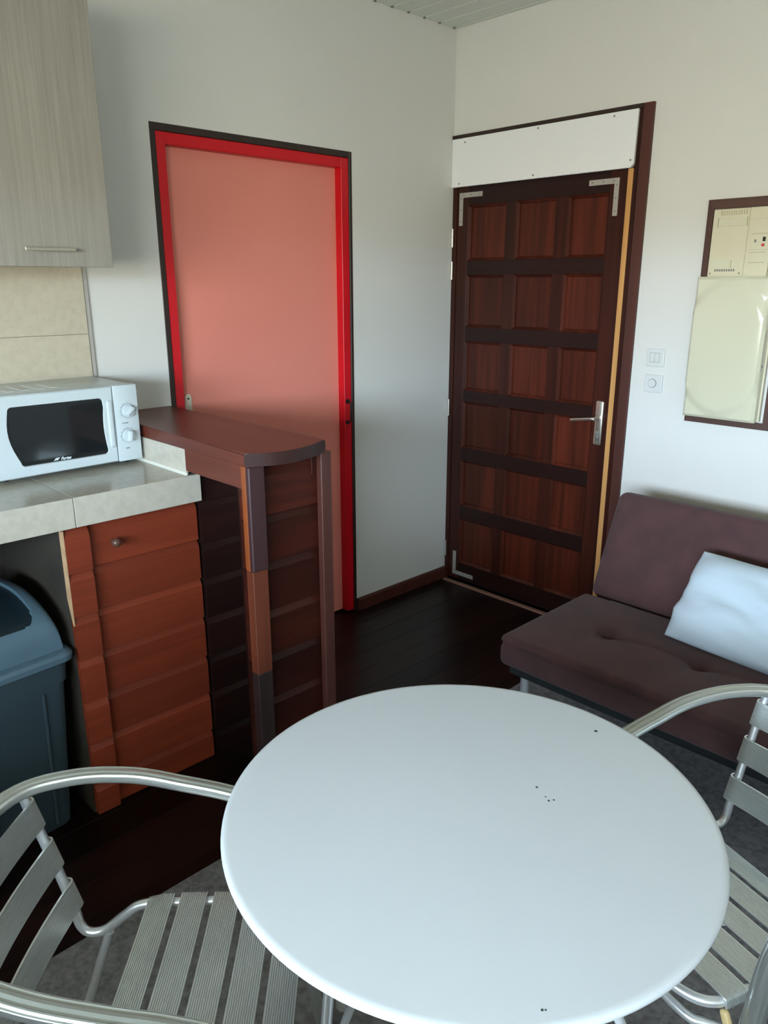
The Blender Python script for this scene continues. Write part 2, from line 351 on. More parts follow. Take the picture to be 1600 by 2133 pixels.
# ------------------------------------------------------------ electrical panel and switches on the back wall
ep = empty('distribution_board', (1.46, 0, 1.06))
tag(ep, 'cream electrical distribution board in a brown wooden frame on the wall', 'fuse box')
ox0, ox1, oz0, oz1 = 1.300, 1.645, 1.058, 1.900
FR = mat('brown_board_frame', (.085, .032, .022), .5, grain=2, gcol=(.05, .02, .014))
FRX = mat('brown_board_frame_cross', (.085, .036, .024), .5, grain=0, gcol=(.05, .022, .015))
def mitre(p0, p1, p2, p3, m_): obj('frame', prism([p0, p1, p2, p3], 1, -.020, -.0005), m_, ep)
ix0, ix1, iz0, iz1 = 1.322, 1.606, 1.082, 1.866
mitre((ox0, oz0), (ix0, iz0), (ix0, iz1), (ox0, oz1), FR); mitre((ox1, oz0), (ix1, iz0), (ix1, iz1), (ox1, oz1), FR)
mitre((ox0, oz1), (ix0, iz1), (ix1, iz1), (ox1, oz1), FRX); mitre((ox0, oz0), (ix0, iz0), (ix1, iz0), (ox1, oz0), FRX)
m1 = obj('meter_module', box(ix0+.001, 1.458, -.016, -.001, 1.60, 1.865, bev=.002), CREAM, ep)
m2 = obj('breaker_module', box(1.459, 1.545, -.020, -.001, 1.60, 1.865, bev=.002), CREAM, ep)
m3 = obj('breaker_module', box(1.546, ix1-.001, -.014, -.001, 1.60, 1.865, bev=.002), CREAM, ep)
for k in range(11): obj('vent_slot', box(1.352+k*.0092, 1.356+k*.0092, -.0172, -.015, 1.842, 1.858), CREAMD, m1)
obj('recessed_window', box(1.345, 1.450, -.0175, -.014, 1.803, 1.831, bev=.001), CREAMG, m1)
obj('slot_edge', box(1.3425, 1.345, -.0185, -.014, 1.801, 1.833), CREAMD, m1); obj('slot_edge', box(1.450, 1.453, -.0185, -.014, 1.801, 1.833), CREAMD, m1)
obj('label_window', box(1.336, 1.402, -.0172, -.015, 1.657, 1.684, bev=.0005), CREAMG, m1)
obj('label_window', box(1.411, 1.440, -.0178, -.015, 1.657, 1.680, bev=.0005), CREAMG, m1); obj('slot_edge', box(1.408, 1.412, -.0185, -.015, 1.654, 1.682), CREAMD, m1)
for k in range(9): obj('pictogram', box(1.350+k*.0088, 1.3555+k*.0088, -.0168, -.0155, 1.641, 1.650), GREYP, m1)
for X in (1.334, 1.444):
    b = bmesh.new(); cyl(b, (X, -.0165, 1.634), .0032, .002, 1, 8); obj('screw', b, GREYP, m1)
obj('black_button', box(1.518, 1.526, -.026, -.019, 1.745, 1.760), BLACK, m2); b = bmesh.new(); cyl(b, (1.520, -.022, 1.732), .0055, .006, 1, 12); obj('red_button', b, REDB, m2)
obj('printed_mark', box(1.487, 1.494, -.0206, -.0195, 1.742, 1.752), GREYP, m2)
for z in (1.771, 1.706, 1.670): obj('printed_line', box(1.474, 1.532, -.0206, -.0195, z, z+.0025), CREAMD, m2)
for z in (1.823, 1.716): obj('module_joint', box(1.462, 1.543, -.0206, -.0195, z, z+.001), CREAMD, m2)
# protruding lower cover with an embossed oval
lx0, lx1, lz0, lz1 = 1.306, 1.5845, 1.086, 1.622
b = bmesh.new(); NX, NZ = 28, 54; g = []
for j in range(NZ+1):
    row = []
    for i in range(NX+1):
        X = lx0+(lx1-lx0)*i/NX; Z = lz0+(lz1-lz0)*j/NZ
        u = (X-(lx0+lx1)/2+.006)/.178; v = (Z-(lz0+lz1)/2)/.262; rr = sqrt(u*u+v*v)
        k = max(0, min(1, (1.0-rr)/.13)); k = k*k*(3-2*k)
        ex = min(X-lx0, lx1-X, Z-lz0, lz1-Z); rd = .010*(1-sqrt(max(0, 1-(1-min(1, ex/.012))**2)))
        side = max(0, (X-(lx1-.045))/.045); yy = -.063-.009*k-.004*(1-min(1, rr)**2)+rd+.004*side**2
        row.append(b.verts.new((X, yy, Z)))
    g.append(row)
for j in range(NZ):
    for i in range(NX): b.faces.new((g[j][i], g[j][i+1], g[j+1][i+1], g[j+1][i]))
loop = [g[0][i] for i in range(NX+1)]+[g[j][NX] for j in range(1, NZ+1)]+[g[NZ][i] for i in range(NX-1, -1, -1)]+[g[j][0] for j in range(NZ-1, 0, -1)]
bk = [b.verts.new((v.co.x, -.021, v.co.z)) for v in loop]
for i in range(len(loop)): b.faces.new((loop[i], loop[(i+1) % len(loop)], bk[(i+1) % len(loop)], bk[i]))
b.faces.new(bk)
lc = tag(obj('lower_cover', b, CREAMG, ep, smooth=40), 'glossy cream lower cover with an embossed oval')
b = bmesh.new(); cyl(b, (lx1+.0005, -.045, 1.30), .0035, .003, 0, 8); obj('screw', b, GREYP, lc)
b = bmesh.new(); cyl(b, (1.322, -.0685, 1.432), .004, .002, 1, 10); obj('latch_mark', b, CREAMD, lc)
obj('box_back', box(lx0+.004, lx1+.006, -.021, -.0006, lz0+.002, lz1-.004), CREAM, ep)

sw = empty('light_switch', (1.142, 0, 1.30)); tag(sw, 'square white double rocker light switch above the round one by the door', 'light switch')
obj('plate', box(1.103, 1.181, -.009, -.0005, 1.264, 1.338, bev=.003, seg=2), SWITCH, sw)
for a, c in ((1.120, 1.1395), (1.1410, 1.160)): obj('rocker', box(a, c, -.0125, -.008, 1.283, 1.319, bev=.0015), SWITCH, sw)
obj('rocker_recess', box(1.117, 1.163, -.0093, -.008, 1.280, 1.322), GROUTL, sw)
sw = empty('push_switch', (1.142, 0, 1.19)); tag(sw, 'square white push switch with round ring below the double rocker', 'light switch')
obj('plate', box(1.104, 1.183, -.009, -.0005, 1.156, 1.230, bev=.003, seg=2), SWITCH, sw)
b = bmesh.new(); cyl(b, (1.140, -.0098, 1.195), .0185, .002, 1, 28); obj('ring', b, GREYP, sw)
b = bmesh.new(); cyl(b, (1.140, -.0110, 1.195), .0165, .004, 1, 28); obj('button', b, SWITCH, sw)

# ------------------------------------------------------------ kitchen: counter, splashback, base cabinet, wall cabinet
YE = -1.868                     # end of the worktop
ct = empty('tiled_worktop', (.3, -2.7, .945)); tag(ct, 'beige tiled kitchen worktop carrying the microwave', 'worktop')
YK = -4.0
obj('slab', box(.005, .600, YK, YE-.006, .947, 1.020), GROUT, ct)
ys = [YE, -2.270, -2.672, -3.074, -3.476, YK]
for a, c in zip(ys[:-1], ys[1:]):
    for x0, x1 in ((.012, .205), (.2065, .600)):
        obj('worktop_tile', box(x0, x1, c+.0009, a-.0009, 1.018, 1.030, bev=.0008), TILE, ct)
    obj('edge_tile', box(.600, .611, c+.0009, a-.0009, .944, 1.0305, bev=.0012), TILE, ct)
obj('end_tile', box(.012, .600, YE-.006, YE, .944, 1.029, bev=.001), TILE, ct)
sp = empty('tile_splashback', (0, -2.6, 1.03)); tag(sp, 'beige stone wall tiles behind the microwave under the wall cabinet', 'tiles')
obj('grout_bed', box(.0005, .006, YK, -1.918, 1.031, 1.80), GROUT, sp)
ys = [-1.915, -2.516, -3.118, -3.72]
for a, c in zip(ys[:-1], ys[1:]):
    for z0, z1 in ((1.031, 1.431), (1.4325, 1.80)):
        obj('wall_tile', box(.006, .013, c+.0007, a-.0007, z0, z1, bev=.0008), WTILE, sp)
obj('splash_edge_shade', box(.0005, .009, -1.9142, -1.900, 1.031, 1.80), mat('grey_edge_shade', (.42, .40, .36), .8), sp)  # edge strip whose grey paints the soft shadow edge beside the tiles

def plank_prof(z0, z1, xf, th=.022, cham=.024, dep=.010):
    return [(xf-th, z0), (xf, z0), (xf, z1-cham), (xf-dep, z1-.0035), (xf-dep-.003, z1), (xf-th, z1)]
def planks(parent, xf, y0, y1, zs, m_, jit=0):
    for z0, z1 in zip(zs[:-1], zs[1:]):
        j = random.uniform(-jit, jit)
        pr = [(a+j, c) for a, c in plank_prof(z0, z1-.0012, xf)]
        obj('plank', prism(pr, 1, y0, y1).copy() if False else (lambda q: q)(prism([(a, c) for a, c in pr], 1, y0, y1)), m_, parent)
bc = empty('base_cabinet', (.56, -2.09, 0)); tag(bc, 'orange-brown lapped board cabinet under the worktop with round knob', 'cabinet')
obj('carcass', box(.05, .548, -2.295, -1.874, .0, .940), BLACK, bc)
ZC = [.004, .109, .252, .394, .536, .674, .808, .938]
planks(bc, .600, -2.304, -2.232, ZC, ORANGE)
tag(obj('side_edge', prism([(.577, .73), (.586, .69), (.600, .65), (.600, .938), (.577, .938)], 1, -2.308, -2.3042), PALE, bc), 'pale unpainted side edge')
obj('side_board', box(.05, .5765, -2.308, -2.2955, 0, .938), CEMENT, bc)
dr = obj('door', box(.549, .556, -2.231, -1.872, .006, .932), ORANGE, bc)
planks(dr, .578, -2.230, -1.873, ZC, ORANGE)
b = bmesh.new(); cyl(b, (.588, -2.158, .872), .006, .026, 0, 12); bmesh.ops.create_uvsphere(b, u_segments=16, v_segments=10, radius=.0145, matrix=Matrix.Translation((.606, -2.158, .872)))
obj('knob', b, mat('brown_knob', (.10, .045, .030), .35), dr, smooth=60)
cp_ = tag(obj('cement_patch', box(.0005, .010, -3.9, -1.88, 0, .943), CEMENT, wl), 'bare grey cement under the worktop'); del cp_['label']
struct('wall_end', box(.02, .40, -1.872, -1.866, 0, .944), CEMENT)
gap = None
# ------------------------------------------------------------ bar
ba = empty('bar_counter', (.5, -1.76, 0)); tag(ba, 'tall dark wooden bar counter with curved top in front of the red door', 'bar')
edge = [(.925, -1.913), (.962, -1.848), (.974, -1.790), (.968, -1.735), (.950, -1.680), (.922, -1.618)]
edge = [(p.x, p.y) for p in catmull([(a, c, 0) for a, c in edge], 5)]
pts = [(.003, -1.62), (.003, -1.895)]+[(.60, -1.908)]+edge
b = prism(pts, 2, 1.112, 1.150)
bmesh.ops.bevel(b, geom=[e for e in b.edges if abs(e.verts[0].co.z-e.verts[1].co.z) < 1e-4], offset=.005, segments=2, affect='EDGES')
bt = obj('bar_top', b, BARTOP, ba, smooth=35)
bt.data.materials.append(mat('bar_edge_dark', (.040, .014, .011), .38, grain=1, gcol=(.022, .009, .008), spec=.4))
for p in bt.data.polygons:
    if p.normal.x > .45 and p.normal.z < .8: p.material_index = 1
obj('apron', box(.592, .905, -1.906, -1.888, 1.043, 1.1115, bev=.001), BARTOP, ba)
obj('apron', box(.02, .905, -1.66, -1.64, 1.043, 1.1115, bev=.001), SIDEW, ba)
obj('splash_tile', box(.012, .590, -1.906, -1.896, 1.031, 1.1115, bev=.0008), TILE, ba)
tag(obj('caulk_line', prism([(-1.906, 1.0305), (-1.914, 1.0305), (-1.906, 1.037)], 0, .012, .600), CAULK, ba), 'white sealant line')
# counter-end siding and front siding
ZD = [.002, .096, .253, .386, .530, .669, .793, .933, 1.040]
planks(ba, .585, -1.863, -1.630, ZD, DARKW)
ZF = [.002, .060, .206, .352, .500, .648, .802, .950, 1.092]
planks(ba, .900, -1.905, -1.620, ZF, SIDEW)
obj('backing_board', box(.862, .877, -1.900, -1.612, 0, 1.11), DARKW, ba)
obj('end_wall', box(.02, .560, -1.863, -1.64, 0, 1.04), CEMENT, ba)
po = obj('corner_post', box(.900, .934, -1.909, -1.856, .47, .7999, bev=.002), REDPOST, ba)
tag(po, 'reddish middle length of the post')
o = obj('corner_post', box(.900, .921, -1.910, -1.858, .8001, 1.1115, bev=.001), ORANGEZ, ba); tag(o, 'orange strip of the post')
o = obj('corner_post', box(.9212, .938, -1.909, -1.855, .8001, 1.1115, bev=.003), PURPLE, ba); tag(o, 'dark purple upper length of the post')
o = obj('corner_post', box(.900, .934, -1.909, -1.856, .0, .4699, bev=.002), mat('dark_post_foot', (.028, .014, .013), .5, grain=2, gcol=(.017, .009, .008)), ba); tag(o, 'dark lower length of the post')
obj('thin_post', box(.902, .926, -1.640, -1.599, 0, 1.112, bev=.002), mat('thin_post_wood', (.085, .026, .018), .45, grain=2, gcol=(.05, .015, .011)), ba)

# ------------------------------------------------------------ wall cabinet
wc = empty('wall_cabinet', (.17, -2.2, 1.645)); tag(wc, 'greyish oak laminate wall cabinet with a slim bar handle', 'cabinet')
obj('carcass', box(.001, .330, -2.86, -1.972, 1.650, 2.36), mat('cabinet_white_inside', (.62, .60, .52), .5), wc)
for a, c in ((-2.412, -1.962), (-2.865, -2.415)):
    dd = obj('door', box(.332, .350, a, c, 1.646, 2.36, bev=.0012), CABW, wc)
    if a > -2.5:
        b = bmesh.new(); bx(b, .371, .378, -2.225, -2.083, 1.688, 1.697, bev=.001); bx(b, .350, .372, -2.222, -2.216, 1.689, 1.696); bx(b, .350, .372, -2.092, -2.086, 1.689, 1.696)
        obj('handle', b, NICKEL, dd)

# ------------------------------------------------------------ microwave
mw = empty('microwave', (.17, -2.15, 1.03)); tag(mw, 'white microwave oven with two round dials on the tiled worktop', 'microwave')
mx, my0, my1, mz0, mz1 = .338, -2.380, -1.918, 1.044, 1.290
obj('casing', box(.018, mx-.030, my0+.004, my1-.003, mz0+.003, mz1-.002, bev=.005, seg=2), MWHITE, mw, smooth=40)
for X in (.05, .28):
    for Y in (my0+.04, my1-.04):
        b = bmesh.new(); cyl(b, (X, Y, 1.038), .014, .015, n=14); obj('foot', b, BLACK, mw)
cs = [c for c in mw.children][0]
for k in range(5):
    obj('vent_louvre', box(.10, .24, -2.330+k*.045, -2.306+k*.045, mz1-.0022, mz1-.0008, bev=.0005), SWITCH, cs)
# control panel
cpn = obj('control_panel', box(mx-.030, mx, -2.000, my1, mz0, mz1, bev=.005, seg=2), MWHITE, mw, smooth=40)
for (Y, Z, ang) in ((-1.9565, 1.207, -48), (-1.962, 1.127, -8)):
    b = bmesh.new(); cyl(b, (mx+.0006, Y, Z), .0235, .0014, 0, 36); obj('dial_scale', b, MGREY, cpn)
    b = bmesh.new(); cyl(b, (mx+.0014, Y, Z), .0222, .0030, 0, 36); r_ = obj('dial_ring', b, MWHITE, cpn)
    b = bmesh.new(); cyl(b, (mx+.008, Y, Z), .0175, .013, 0, 32)
    bx(b, mx+.012, mx+.024, Y-.0065, Y+.0065, Z-.0165, Z+.0165, bev=.003, seg=2, mtx=Matrix.Translation((0, Y, Z)) @ Matrix.Rotation(radians(ang), 4, 'X') @ Matrix.Translation((0, -Y, -Z)))
    kb = obj('dial_knob', b, MWHITE, cpn, smooth=35)
    b = bmesh.new()
    for k in range(9):
        a = radians(-120+k*30); bx(b, mx, mx+.0012, Y+.027*sin(a)-.0009, Y+.027*sin(a)+.0009, Z+.027*cos(a)-.0009, Z+.027*cos(a)+.0009)
    obj('dial_ticks', b, MGREY, cpn)
def text(body, name, size, loc, mt, parent, shear=0, bold=0):
    cu = bpy.data.curves.new(name, 'FONT'); cu.body = body; cu.size = size; cu.extrude = .0003; cu.shear = shear; cu.offset = bold
    to = bpy.data.objects.new('tmp_text', cu); COL.objects.link(to); dg = bpy.context.evaluated_depsgraph_get(); dg.update()
    me = bpy.data.meshes.new_from_object(to.evaluated_get(dg)); bpy.data.objects.remove(to); bpy.data.curves.remove(cu)
    R = Matrix(((0, 0, 1, 0), (1, 0, 0, 0), (0, 1, 0, 0), (0, 0, 0, 1)))
    me.transform(Matrix.Translation(loc) @ R); me.materials.clear(); me.materials.append(mt)
    o = bpy.data.objects.new(name, me); COL.objects.link(o); o.parent = parent; return o
text('POWER', 'lettering', .0062, (mx+.0004, -1.979, 1.166), MGREY, cpn, 0, .0001)
text('TIMER', 'lettering', .0056, (mx+.0004, -1.975, 1.0845), MGREY, cpn, 0, .0001)
# door with barrel shaped window opening
dy0, dy1 = my0, -2.0015
wy0, wy1, wz0, wz1 = -2.328, -2.030, 1.076, 1.256
def winpts(ins=0):
    P = []; y0, y1, z0, z1 = wy0+ins, wy1-ins, wz0+ins, wz1-ins; r = .012
    def arc(cy_, cz_, a0): return [(cy_+r*cos(a0+pi/2*i/4), cz_+r*sin(a0+pi/2*i/4)) for i in range(5)]
    P += arc(y1-.0-r, z0+r, -pi/2)
    zs_ = [z0+r+(z1-z0-2*r)*i/8 for i in range(1, 8)]
    P += [(y1-.012*sin(pi*i/8)*.6, z) for i, z in zip(range(1, 8), zs_)]
    P += arc(y1-.004-r, z1-r, 0); P += arc(y0+.006+r, z1-r, pi/2)
    P += [(y0+.006-.016*sin(pi*i/8)+.020*(i/8), z) for i, z in zip(range(1, 8), zs_[::-1])]
    P += arc(y0+.026+r, z0+r, pi); return P
ip = winpts()
b = bmesh.new()
def ringface(bm, outer, inner, X):
    pass
# front skin built as a strip between the window loop and the rectangle (same vertex count, radial projection)
cyw, czw = (wy0+wy1)/2, (wz0+wz1)/2
def tobox(p):
    dy, dz = p[0]-cyw, p[1]-czw; ts = []
    if dy > 1e-9: ts.append((dy1-cyw)/dy)
    if dy < -1e-9: ts.append((dy0-cyw)/dy)
    if dz > 1e-9: ts.append((mz1-czw)/dz)
    if dz < -1e-9: ts.append((mz0-czw)/dz)
    t_ = min(ts); return (cyw+dy*t_, czw+dz*t_)
# insert exact corners
full = []
corners = [(dy1, mz0), (dy1, mz1), (dy0, mz1), (dy0, mz0)]
import bisect
angs = [(math.atan2((p[1]-czw), (p[0]-cyw)) % (2*pi), p) for p in ip]
for cpt in corners:
    a = math.atan2(cpt[1]-czw, cpt[0]-cyw) % (2*pi); angs.sort()
    # inner point at the same angle by interpolation
    for i in range(len(angs)):
        a0, p0 = angs[i]; a1, p1 = angs[(i+1) % len(angs)]; a1_ = a1+(2*pi if i+1 == len(angs) else 0); aa = a+(2*pi if (i+1 == len(angs) and a < a0) else 0)
        if a0 <= aa <= a1_:
            k_ = (aa-a0)/max(1e-9, a1_-a0); angs.append((a, (p0[0]+(p1[0]-p0[0])*k_, p0[1]+(p1[1]-p0[1])*k_))); break
angs.sort(); inn = [p for a, p in angs]
Vr = []
for X, f_ in ((mx-.030, 'o'), (mx-.004, 'o'), (mx, 'o2'), (mx, 'i'), (mx-.006, 'i2')):
    ring = []
    for p in inn:
        if f_[0] == 'o':
            q = tobox(p)
            if f_ == 'o2': q = (q[0]+(cyw-q[0])*.018, q[1]+(czw-q[1])*.03)
        else:
            q = p
            if f_ == 'i2': q = (p[0]+(cyw-p[0])*.015, p[1]+(czw-p[1])*.022)
        ring.append(b.verts.new((X, q[0], q[1])))
    Vr.append(ring)
for r0, r1 in zip(Vr[:-1], Vr[1:]):
    for i in range(len(r0)): b.faces.new((r0[i], r0[(i+1) % len(r0)], r1[(i+1) % len(r0)], r1[i]))
b.faces.new(Vr[0])
md = obj('oven_door', b, MWHITE, mw, smooth=30)
b = bmesh.new(); g0 = [b.verts.new((mx-.0045, p[0], p[1])) for p in [(q[0]+(cyw-q[0])*.0, q[1]) for q in inn]]; g1 = [b.verts.new((mx-.009, v.co.y, v.co.z)) for v in g0]
b.faces.new(g0); b.faces.new(g1[::-1])
for i in range(len(g0)): b.faces.new((g0[i], g0[(i+1) % len(g0)], g1[(i+1) % len(g0)], g1[i]))
gl = obj('door_glass', b, MGLASS, md)
LOGO = mat('logo_silver_print', (.72, .80, .84), .4)
text('Fartes', 'logo', .0125, (mx-.0042, -2.184, 1.0800), LOGO, gl, .35, .0003)
b = bmesh.new()
for (a, z) in ((0, 1.0858), (-.0035, 1.0815)):
    prism([(-2.203+a, z-.0012), (-2.189+a, z-.0002), (-2.186+a, z+.0030), (-2.199+a, z+.0018)], 0, mx-.0044, mx-.0038, b)
obj('logo', b, LOGO, gl)
b = rbox(.012, .018, .150, .0048, (4, 6, 20)); bmesh.ops.translate(b, verts=b.verts, vec=(mx-.001, -2.0155, 1.170))
obj('grip_ridge', b, MWHITE, md, smooth=60)

# ------------------------------------------------------------ bin
bi = empty('swing_bin', (.41, -2.52, 0), radians(5)); tag(bi, 'slate blue plastic swing bin standing in the gap under the worktop', 'bin')
def rrect(hx, hy, r, n=5, ox=0):
    P = []
    for (sx_, sy_, a0) in ((1, -1, -pi/2), (1, 1, 0), (-1, 1, pi/2), (-1, -1, pi)):
        P += [(ox+sx_*(hx-r)+r*cos(a0+pi/2*i/n), sy_*(hy-r)+r*sin(a0+pi/2*i/n)) for i in range(n+1)]
    return P
def loft(rings, bm=None, caps=True):
    bm = bm or bmesh.new(); R = [[bm.verts.new(p) for p in r] for r in rings]
    for a, c in zip(R[:-1], R[1:]):
        for i in range(len(a)): bm.faces.new((a[i], a[(i+1) % len(a)], c[(i+1) % len(a)], c[i]))
    if caps: bm.faces.new(R[0][::-1]); bm.faces.new(R[-1])
    return bm
rings = []
for z, hx, hy in ((.002, .165, .130), (.01, .170, .135), (.492, .198, .160), (.4925, .203, .165), (.560, .207, .169), (.565, .20, .16)):
    rings.append([(a, c, z) for a, c in rrect(hx, hy, .028)])
body = obj('bin_body', loft(rings), BINB, bi, smooth=35, world=False)
b = bmesh.new()
for yy in (-.085, .085): 
    bx(b, .001, .008, yy-.005, yy+.005, 0, .455, bev=.0025)
for v in b.verts:
    v.co.x += .1685+.0285*(v.co.z/.49); v.co.z += .02
obj('rib', b, BINB, body, world=False)
# lid rim and hood
rings = []
for z, hx, hy in ((.556, .214, .176), (.560, .222, .184), (.576, .224, .186), (.586, .218, .180), (.590, .208, .170)):
    rings.append([(a, c, z) for a, c in rrect(hx, hy, .034)])
lid = obj('lid_rim', loft(rings), BIN, bi, smooth=35, world=False)
# hood: surface z(x,y) dome, with opening cut
NXb, NYb = 90, 72; hx, hy = .205, .167; b = bmesh.new(); g = {}
def hood(u, v):
    # u,v in -1..1  (u toward room)
    x_, y_ = u*hx, v*hy
    top = .744-.070*max(0, u)**1.9-.030*max(0, -u)**3
    ed = max(abs(u)**8, abs(v)**8); e_ = (1-abs(u)**16)*(1-abs(v)**16)
    return Vector((x_*(1-.05*1), y_*(1-.03), .588+(top-.588)*max(0, e_)**.3))
def inop(u, v): return (abs((u-.09)/.82)**7+abs(v/.70)**7) < 1
for i in range(NXb+1):
    for j in range(NYb+1):
        u, v = -1+2*i/NXb, -1+2*j/NYb; u = math.copysign(1-(1-abs(u))**1.5, u); v = math.copysign(1-(1-abs(v))**1.5, v)
        g[i, j] = (b.verts.new(hood(u, v)), u, v)
cut = []
for i in range(NXb):
    for j in range(NYb):
        q = [g[i, j], g[i+1, j], g[i+1, j+1], g[i, j+1]]; cu, cv = sum(k[1] for k in q)/4, sum(k[2] for k in q)/4
        f_ = b.faces.new([k[0] for k in q])
        if inop(cu, cv): cut.append(f_)
# flap = recessed copy of the opening
fb = bmesh.new(); mp_ = {}
for f_ in cut:
    vs_ = []
    for v in f_.verts:
        if v.index == -1 or v not in mp_: mp_.setdefault(v, fb.verts.new(v.co+Vector((-.006, 0, -.012))))
        vs_.append(mp_[v])
    fb.faces.new(vs_)
bmesh.ops.delete(b, geom=cut, context='FACES')
ext = bmesh.ops.extrude_edge_only(b, edges=[e_ for e_ in b.edges if e_.is_boundary and max(abs(e_.verts[0].co.y), abs(e_.verts[1].co.y)) < hy*.80 and min(e_.verts[0].co.z, e_.verts[1].co.z) > .6])
for v in [q for q in ext['geom'] if isinstance(q, bmesh.types.BMVert)]: v.co += Vector((-.006, 0, -.013))
obj('hood', b, BIN, lid, smooth=40, world=False)
obj('flap', fb, BINF, bi, smooth=60, world=False)

# ------------------------------------------------------------ carpet
cg = tag(obj('carpet', box(1.03, 3.75, -4.2, -.16, .0, .007, bev=.002), CARPET), 'grey flecked carpet under the round table and the chairs', 'carpet')

# ------------------------------------------------------------ sofa
so = empty('sofa_bed', (2.1, -.7, 0)); tag(so, 'low brown microfibre sofa bed against the wall with a white pillow on it', 'sofa')
SX0, SX1 = 1.200, 3.05
tufts = [(1.464, -.795), (1.790, -.795), (2.116, -.795), (2.442, -.795), (2.768, -.795)]
def seatfn(p, c=Vector(((SX0+SX1)/2, -.800, .362))):
    q = p+c
    if p.z > 0:
        w_ = 1.0
        dz = .010*(1-((q.x-c.x)/.93)**4)*(1-((q.y-c.y)/.28)**2)
        for (tx, ty) in tufts:
            r2 = ((q.x-tx)**2+(q.y-ty)**2); dz -= .030*math.exp(-r2/.0009)+.012*math.exp(-r2/.010)
            a = math.atan2(q.y-ty, q.x-tx); r_ = sqrt(r2)
            dz -= .006*max(0, cos(a*4+.8))**6*math.exp(-r_/.07)*(r_ > .01)
        if tufts[0][0]-.05 < q.x < tufts[-1][0]+.05: dz -= .007*math.exp(-((q.y+.795)/.010)**2)*w_
        q.z += dz*min(1, p.z/.04)
    if abs(p.z-.022) < .009: q += Vector((.005 if p.x < -.9 else 0, .004 if p.y < -.25 else 0, 0))
    return q
b = rbox(SX1-SX0, .560, .116, .024, (150, 60, 12), seatfn); obj('seat_cushion', b, SOFA, so, smooth=60)
ang = math.atan2(.175, .40)
def backfn(p):
    q = Matrix.Rotation(-ang, 4, 'X') @ Vector((p.x, p.y, p.z+.205)); return q+Vector(((SX0+SX1)/2, -.500+.055, .395))
b = rbox(SX1-SX0, .110, .440, .038, (90, 8, 30), backfn); obj('back_cushion', b, SOFA, so, smooth=60)
obj('underframe', box(SX0+.03, SX1-.03, -1.050, -.55, .268, .308, bev=.004), SOFAD, so)
for X in (1.235, 3.0):
    for Y in (-.955, -.60):
        b = bmesh.new(); cyl(b, (X, Y, .139), .0165, .262, n=18); o = obj('leg', b, CHROME, so, smooth=40)
        b = bmesh.new(); cyl(b, (X, Y, .014), .021, .012, n=18); obj('leg_cap', b, BLACK, o)
# pillow
b = bmesh.new(); NP, MP = 44, 30; random.seed(3)
def pil(u, v, s):
    wv = .35; L_ = .58
    th = .070*(max(0, 1-abs(u)**4))**.5*(max(0, 1-abs(v)**3))**.5
    cr_ = 1-.055*(abs(u)*abs(v))**3
    px_ = u*L_/2*cr_*(1-.05*(1-abs(v)**3)*abs(u)**3); py_ = v*wv/2*cr_*(1-.05*(1-abs(u)**3)*abs(v)**3)
    q = min(1, th/.03)
    wr = .008*sin(7*v+2.5*u+1.2*sin(5*u+v))*q+.008*sin(12*v+2*sin(3.1*u))*q*(.5+.5*sin(4*u+1))+.008*math.exp(-((v-.10*sin(3*u)+.18+.25*u)/.07)**2)*q+.005*math.exp(-((v-.42-.2*u)/.05)**2)*q
    px_ += .005*math.exp(-((v+.38)/.10)**2)*u-.006*math.exp(-((v-.18)/.10)**2)*u
    return Vector((px_, s*(th+(wr if s < 0 else 0)), py_))
fr = {}
for s in (-1, 1):
    for i in range(NP+1):
        for j in range(MP+1):
            u, v = -1+2*i/NP, -1+2*j/MP; u = math.sin(u*pi/2); v = math.sin(v*pi/2)
            if (i in (0, NP) or j in (0, MP)) and s == 1: fr[s, i, j] = fr[-1, i, j]
            else: fr[s, i, j] = b.verts.new(pil(u, v, s))
    for i in range(NP):
        for j in range(MP): b.faces.new((fr[s, i, j], fr[s, i+1, j], fr[s, i+1, j+1], fr[s, i, j+1]))
pw = obj('pillow', b, PILLOW, smooth=80)
ax = Vector((.990, -.06, -.02)).normalized(); vz = Vector((.03, .215, .27)).normalized(); vz = (vz-ax*vz.dot(ax)).normalized(); vy = vz.cross(ax)
Mp = Matrix((ax, vy, vz)).transposed().to_4x4()
PL = Vector((1.606, -.618, .602))  # filled below
Mp.translation = Vector((1.621, -.600, .566))+ax*.285
pw.matrix_world = Mp; tag(pw, 'white cotton pillow leaning on the brown sofa back', 'pillow')

# ------------------------------------------------------------ table
tb = empty('round_table', (1.9675, -2.1875, 0)); tag(tb, 'round white lacquered metal table in the foreground', 'table')
b = bmesh.new(); R = .4175; prof = [(0, .738), (R-.012, .738), (R-.0065, .7374), (R-.0028, .7356), (R-.0007, .7328), (R, .7295), (R-.001, .7262), (R-.004, .724), (R-.009, .7242), (R-.011, .727), (R-.011, .732), (0, .732)]
N = 128; prev = None; first = None; c0 = b.verts.new((0, 0, .738)); c1 = b.verts.new((0, 0, .732)); ringsv = []
for r, z in prof[1:-1]: ringsv.append([b.verts.new((r*cos(2*pi*i/N), r*sin(2*pi*i/N), z)) for i in range(N)])
for i in range(N):
    k = (i+1) % N; b.faces.new((c0, ringsv[0][i], ringsv[0][k])); b.faces.new((c1, ringsv[-1][k], ringsv[-1][i]))
    for A, B in zip(ringsv[:-1], ringsv[1:]): b.faces.new((A[i], A[k], B[k], B[i]))
for v in b.verts: v.co += tb.location
tp = obj('tabletop', b, TABLE, tb, smooth=30)
